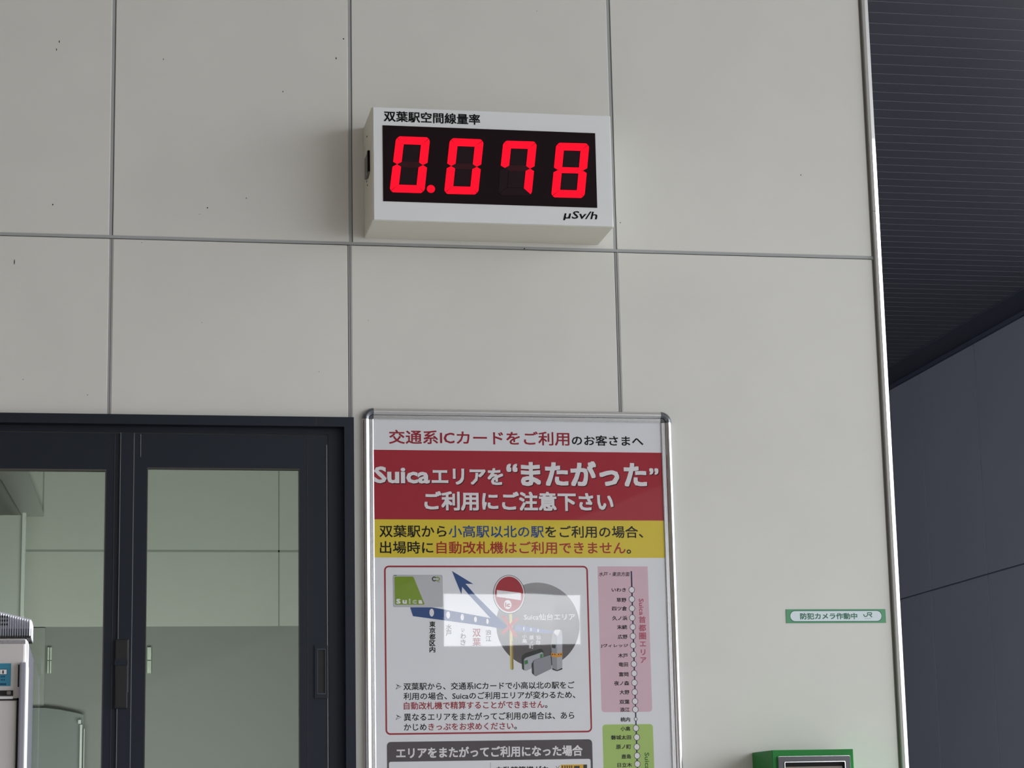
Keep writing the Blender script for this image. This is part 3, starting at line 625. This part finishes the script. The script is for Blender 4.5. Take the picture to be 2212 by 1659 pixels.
# ================================================================ SECURITY CAMERA NOTICE
SY_ = WY - .0012
st = thing('camera_notice', 'long green and white sticker with green lettering near the right end of the wall', 'sticker', (on(1806, 1330).x, WY, on(1806, 1330).z - .015))
a, b, c, d = xz(1697.6, 1317, SY_), xz(1912.5, 1314.9, SY_), xz(1914.1, 1344.3, SY_), xz(1699, 1346.8, SY_)
x0, x1, z1, z0 = (a[0] + d[0]) / 2, (b[0] + c[0]) / 2, (a[1] + b[1]) / 2, (c[1] + d[1]) / 2
SG = mat('sticker_green', (70, 148, 102), .35); SD = mat('sticker_dark_green', (34, 104, 80), .35); SW = mat('sticker_white', (214, 226, 232), .35)
mb = MB(); mb.box((x0, SY_, z0), (x1, WY - .0002, z1), SG); mb.build('backing', st)
p0 = (xz(1707.4, 1331.5, SY_)[0] , 0); p1 = (xz(1904, 1330, SY_)[0], 0); zm = (z0 + z1) / 2; hp = 11.2 * PXM
mb = MB(); mb.prism(rrect(p0[0] - .001, zm - hp - .0018, p1[0] + .0012, zm + hp + .0018, hp), SY_ - .0001, SY_ + .0002, SD)
mb.prism(rrect(p0[0], zm - hp, p1[0], zm + hp, hp - .0001, 10), SY_ - .0002, SY_ + .0002, SW); mb.build('white_field', st)
text('notice_lettering', '防犯カメラ作動中', (1728.4, 1331.7), (1851.8, 1330.3), 14.4, SY_ - .0004, SD, st, .03)
mb = MB(); PYS = PY_; PY_ = SY_ ; f8 = lambda P: [(1680 + x / 8.508, 1290 + y / 8.508) for x, y in P]
stroke(mb, f8([(1580, 316), (1584, 340), (1600, 354), (1628, 354), (1645, 340), (1650, 322), (1650, 286), (1710, 284), (1724, 292), (1726, 308), (1716, 320), (1668, 322)]), 1.9, 4, SD)
stroke(mb, f8([(1690, 324), (1728, 364)]), 2.1, 4.6, SD)
mb.build('rail_emblem', st)
text('emblem_lettering', 'JR-EAST', (1868, 1336.2), (1882, 1336), 1.7, SY_ - .0004, DARK, st, 0)
PY_ = PYS

# ================================================================ GREEN WALL BOX
gy = 4.456
gb = thing('metal_box', 'green wall box with a steel bezel around a dark opening, below the sticker', 'box', (1.46, WY, 1.33))
GRB = mat('green_enamel', (12, 120, 44), .45, spec=.3)
gx0, gx1, gz = 1.3742, on(1843, 1618, 1, gy).x, 1.6395
bzx0, bzz1 = xz(1679.5, 1635, gy); bzx1 = xz(1834.3, 1634, gy)[0]
mb = MB(); mb.bbox((gx0, gy, 1.33), (gx1, WY - .0002, gz), GRB, .0012, 2); mb.build('case', gb)
ixa, iza = xz(1693.6, 1647.6, gy); ixb = xz(1822, 1647.6, gy)[0]
STL = mat('steel_bezel', (80, 80, 82), .3, .9)
mb = MB(); o_ = rrect(bzx0, 1.36, bzx1, bzz1, .0025, 4); i_ = rrect(ixa, 1.375, ixb, iza, .0015, 4); i2 = rrect(ixa - .0018, 1.373, ixb + .0018, iza + .0016, .002, 4)
mb.ring(o_, i2, gy - .006, gy + .001, STL); mb.ring(i2, i_, gy - .0085, gy + .001, ALU)
mb.ring(rrect(bzx0 - .0004, 1.3596, bzx1 + .0006, bzz1 + .0008, .003, 4), o_, gy - .0045, gy + .001, ALU)
mb.build('bezel', gb)
mb = MB(); mb.prism(i_, gy - .0006, gy + .001, mat('black_void', (8, 8, 9), .8))
zb_ = xz(1760, 1655.6, gy)[1]; mb.box((ixa + .0015, gy - .003, 1.376), (ixb - .004, gy, zb_), mat('taupe_plate', (128, 118, 110), .5)); mb.build('inner_plate', gb)

# ================================================================ TICKET MACHINE (left edge)
my = 4.12
M_ = lambda u, v: xz(u, v, my)
mx1 = M_(57, 1450)[0]; mzt = M_(30, 1378)[1]; mx0 = mx1 - .42
PL = mat('pale_machine_plastic', (204, 202, 202), .45, mottle=.015, scale=20); PLL = mat('lilac_guard_side_shade', (150, 151, 164), .45); DKG = mat('machine_gap', (24, 24, 26), .7)
tm = thing('ticket_machine', 'pale grey ticket machine with ribbed clear cap and blue sticker at the left window', 'ticket machine', ((mx0 + mx1) / 2, 4.34, 0))
mb = MB(); mb.bbox((mx0, my, 0), (mx1, WY - .03, mzt), PL, .006, 3)
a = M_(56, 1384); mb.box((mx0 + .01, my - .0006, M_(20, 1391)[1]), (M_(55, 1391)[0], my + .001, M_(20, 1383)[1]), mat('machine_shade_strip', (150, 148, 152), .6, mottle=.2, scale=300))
mb.build('body', tm)
mb = MB(); mb.bbox((mx1 - .002, my + .005, .01), (mx1 + .0012, WY - .035, mzt - .005), PLL, .0005, 1); mb.build('side_shade_panel', tm)  # overlay added over the body's side; its darker colour tones down the light
# lower door and slot
zs1, zs0 = M_(20, 1491.5)[1], M_(20, 1503)[1]
mb = MB(); mb.box((mx0 + .02, my - .002, zs0), (M_(28.5, 1495)[0], my + .002, zs1), DKG); mb.bbox((M_(14, 1497)[0], my - .006, zs0 + .0015), (M_(24, 1497)[0], my, zs1 - .001), mat('slot_button', (110, 104, 104), .5), .002)
mb.box((mx0 + .02, my - .003, M_(20, 1510)[1]), (M_(28, 1508)[0], my + .001, M_(20, 1505)[1]), WHITE)
mb.build('slot', tm)
mb = MB(); q = M_(36.5, 1513); mb.bbox((mx0 + .015, my - .004, .35), (q[0], my + .002, q[1]), PL, .003); mb.box((q[0] + .0002, my - .0016, .3), (q[0] + .0045, my + .001, q[1] + .004), DKG)
mb.box((mx0 + .01, my - .0016, q[1]), (q[0] + .004, my + .001, q[1] + .0036), DKG); mb.build('lower_door', tm)
# side guard bar
q0, q1 = M_(43, 1431), M_(58.5, 1431)
mb = MB(); mb.bbox((q0[0], my - .018, .1), (q1[0] + .001, my + .25, q0[1]), PLL, .004, 3)
mb.box((q0[0] - .003, my - .001, M_(40, 1484)[1]), (q0[0], my + .001, q0[1] - .004), DKG)
mb.build('side_guard', tm)
# ribbed clear cap
zc0 = mzt + .001; zc1 = M_(-60, 1306)[1]
mb = MB(); CAPM = mat('clear_ribbed_plastic', (214, 218, 228), .12, .0, spec=1.0); CAPD = mat('cap_lower_grey', (92, 94, 106), .4)
cx1 = M_(66, 1340)[0]; cx1 = mx1 + .006; cx0 = cx1 - .32
ztop = lambda x: M_(63, 1337)[1] + (cx1 - x) * .25 if x > cx1 - .16 else M_(63, 1337)[1] + .04 - (cx1 - .16 - x) * .25
n = 76
pts = [(cx0, zc0)] + [(cx0 + (cx1 - cx0) * i / 20, ztop(cx0 + (cx1 - cx0) * i / 20)) for i in range(21)] + [(cx1, zc0)]
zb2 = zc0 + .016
mb.prism([(cx0, zc0), (cx0, zb2), (cx1, zb2), (cx1, zc0)], my + .006, my + .13, CAPD)  # dark grey lower band of the cap backing
mb.prism([(cx0, zb2)] + pts[1:-1] + [(cx1, zb2)], my + .0062, my + .13, mat('cap_inner_pale', (192, 194, 204), .4))
for i in range(n):
    x = cx0 + (cx1 - cx0) * (i + .5) / n
    mb.add([(x - .0013, my + .006, zc0), (x, my + .0005, zc0), (x + .0013, my + .006, zc0), (x - .0013, my + .006, ztop(x) - .003), (x, my + .0005, ztop(x) - .004), (x + .0013, my + .006, ztop(x) - .003), (x - .0013, my + .012, ztop(x)), (x + .0013, my + .012, ztop(x))],
           [(0, 1, 4, 3), (1, 2, 5, 4), (3, 4, 6), (4, 7, 6), (4, 5, 7)], CAPM)
for k in range(9):
    y_ = my + .012 + k * .013; mb.bbox((cx1 - .001, y_, zc0), (cx1 + .0018, y_ + .009, ztop(cx1) - .003), CAPM, .0008, 1)
mb.box((cx0, my + .001, zc0 - .001), (cx1, my + .13, zc0 + .003), DKG)
for zz_ in (.010, .017, .024):
    mb.box((cx0 + .05, my + .0035, zc0 + .012 + zz_), (M_(18, 1350)[0], my + .006, zc0 + .012 + zz_ + .0032), DKG)
mb.build('ribbed_cap', tm)
# blue sticker with white number boxes
q0, q1 = M_(24, 1433), M_(24, 1482); BLs = mat('sticker_blue', (54, 134, 164), .4)
mb = MB(); mb.box((q0[0] - .16, my - .0008, q1[1]), (q0[0], my + .001, q0[1]), BLs)
w0, w1 = M_(14.5, 1446.5), M_(14.5, 1456.5)
mb.box((w0[0] - .06, my - .0011, w1[1] - .0008), (w0[0] + .0008, my, w0[1] + .0008), DARK); mb.box((w0[0] - .0115, my - .0014, w1[1]), (w0[0], my, w0[1]), LW); mb.box((w0[0] - .0595, my - .0014, w1[1]), (w0[0] - .0122, my, w0[1]), LW)
sb = mb.build('blue_sticker', tm)
L = [text('t', '1', (5.3, 1451.7), (8, 1451.7), 6.2, my - .0018, B, sb, .03), text('t', 'のりば', (-8, 1461.8), (11, 1461.8), 4.4, my - .0013, NAVY, sb, 0), text('t', 'お進み下さい', (-24, 1468.5), (9.5, 1468.5), 3.6, my - .0013, NAVY, sb, 0), text('t', 'NEXT STEP', (-20, 1478), (13, 1478), 3.8, my - .0013, NAVY, sb, .03)]
for o in L[1:]: bpy.data.objects.remove(o)
L = L[:1]
mb = MB()
for v, w_ in ((1461.8, 3), (1468.5, 2.6)):
    for k in range(5):
        a = M_(10.5 - 5 * k, v - 1.6); b = M_(10.5 - 5 * k - w_, v + 1.6); mb.ring(rect(b[0], b[1], a[0], a[1]), rect(b[0] + .0006, b[1] + .0006, a[0] - .0006, a[1] - .0006), my - .0013, my, NAVY)
for k in range(7):
    a = M_(13.2 - 3.1 * k, 1476); b = M_(10.9 - 3.1 * k, 1479.8); mb.ring(rect(b[0], b[1], a[0], a[1]), rect(b[0] + .0006, b[1] + .0007, a[0] - .0006, a[1] - .0007), my - .0013, my, NAVY)
L[0].name = 'sticker_number'; mb.build('sticker_lettering', sb)
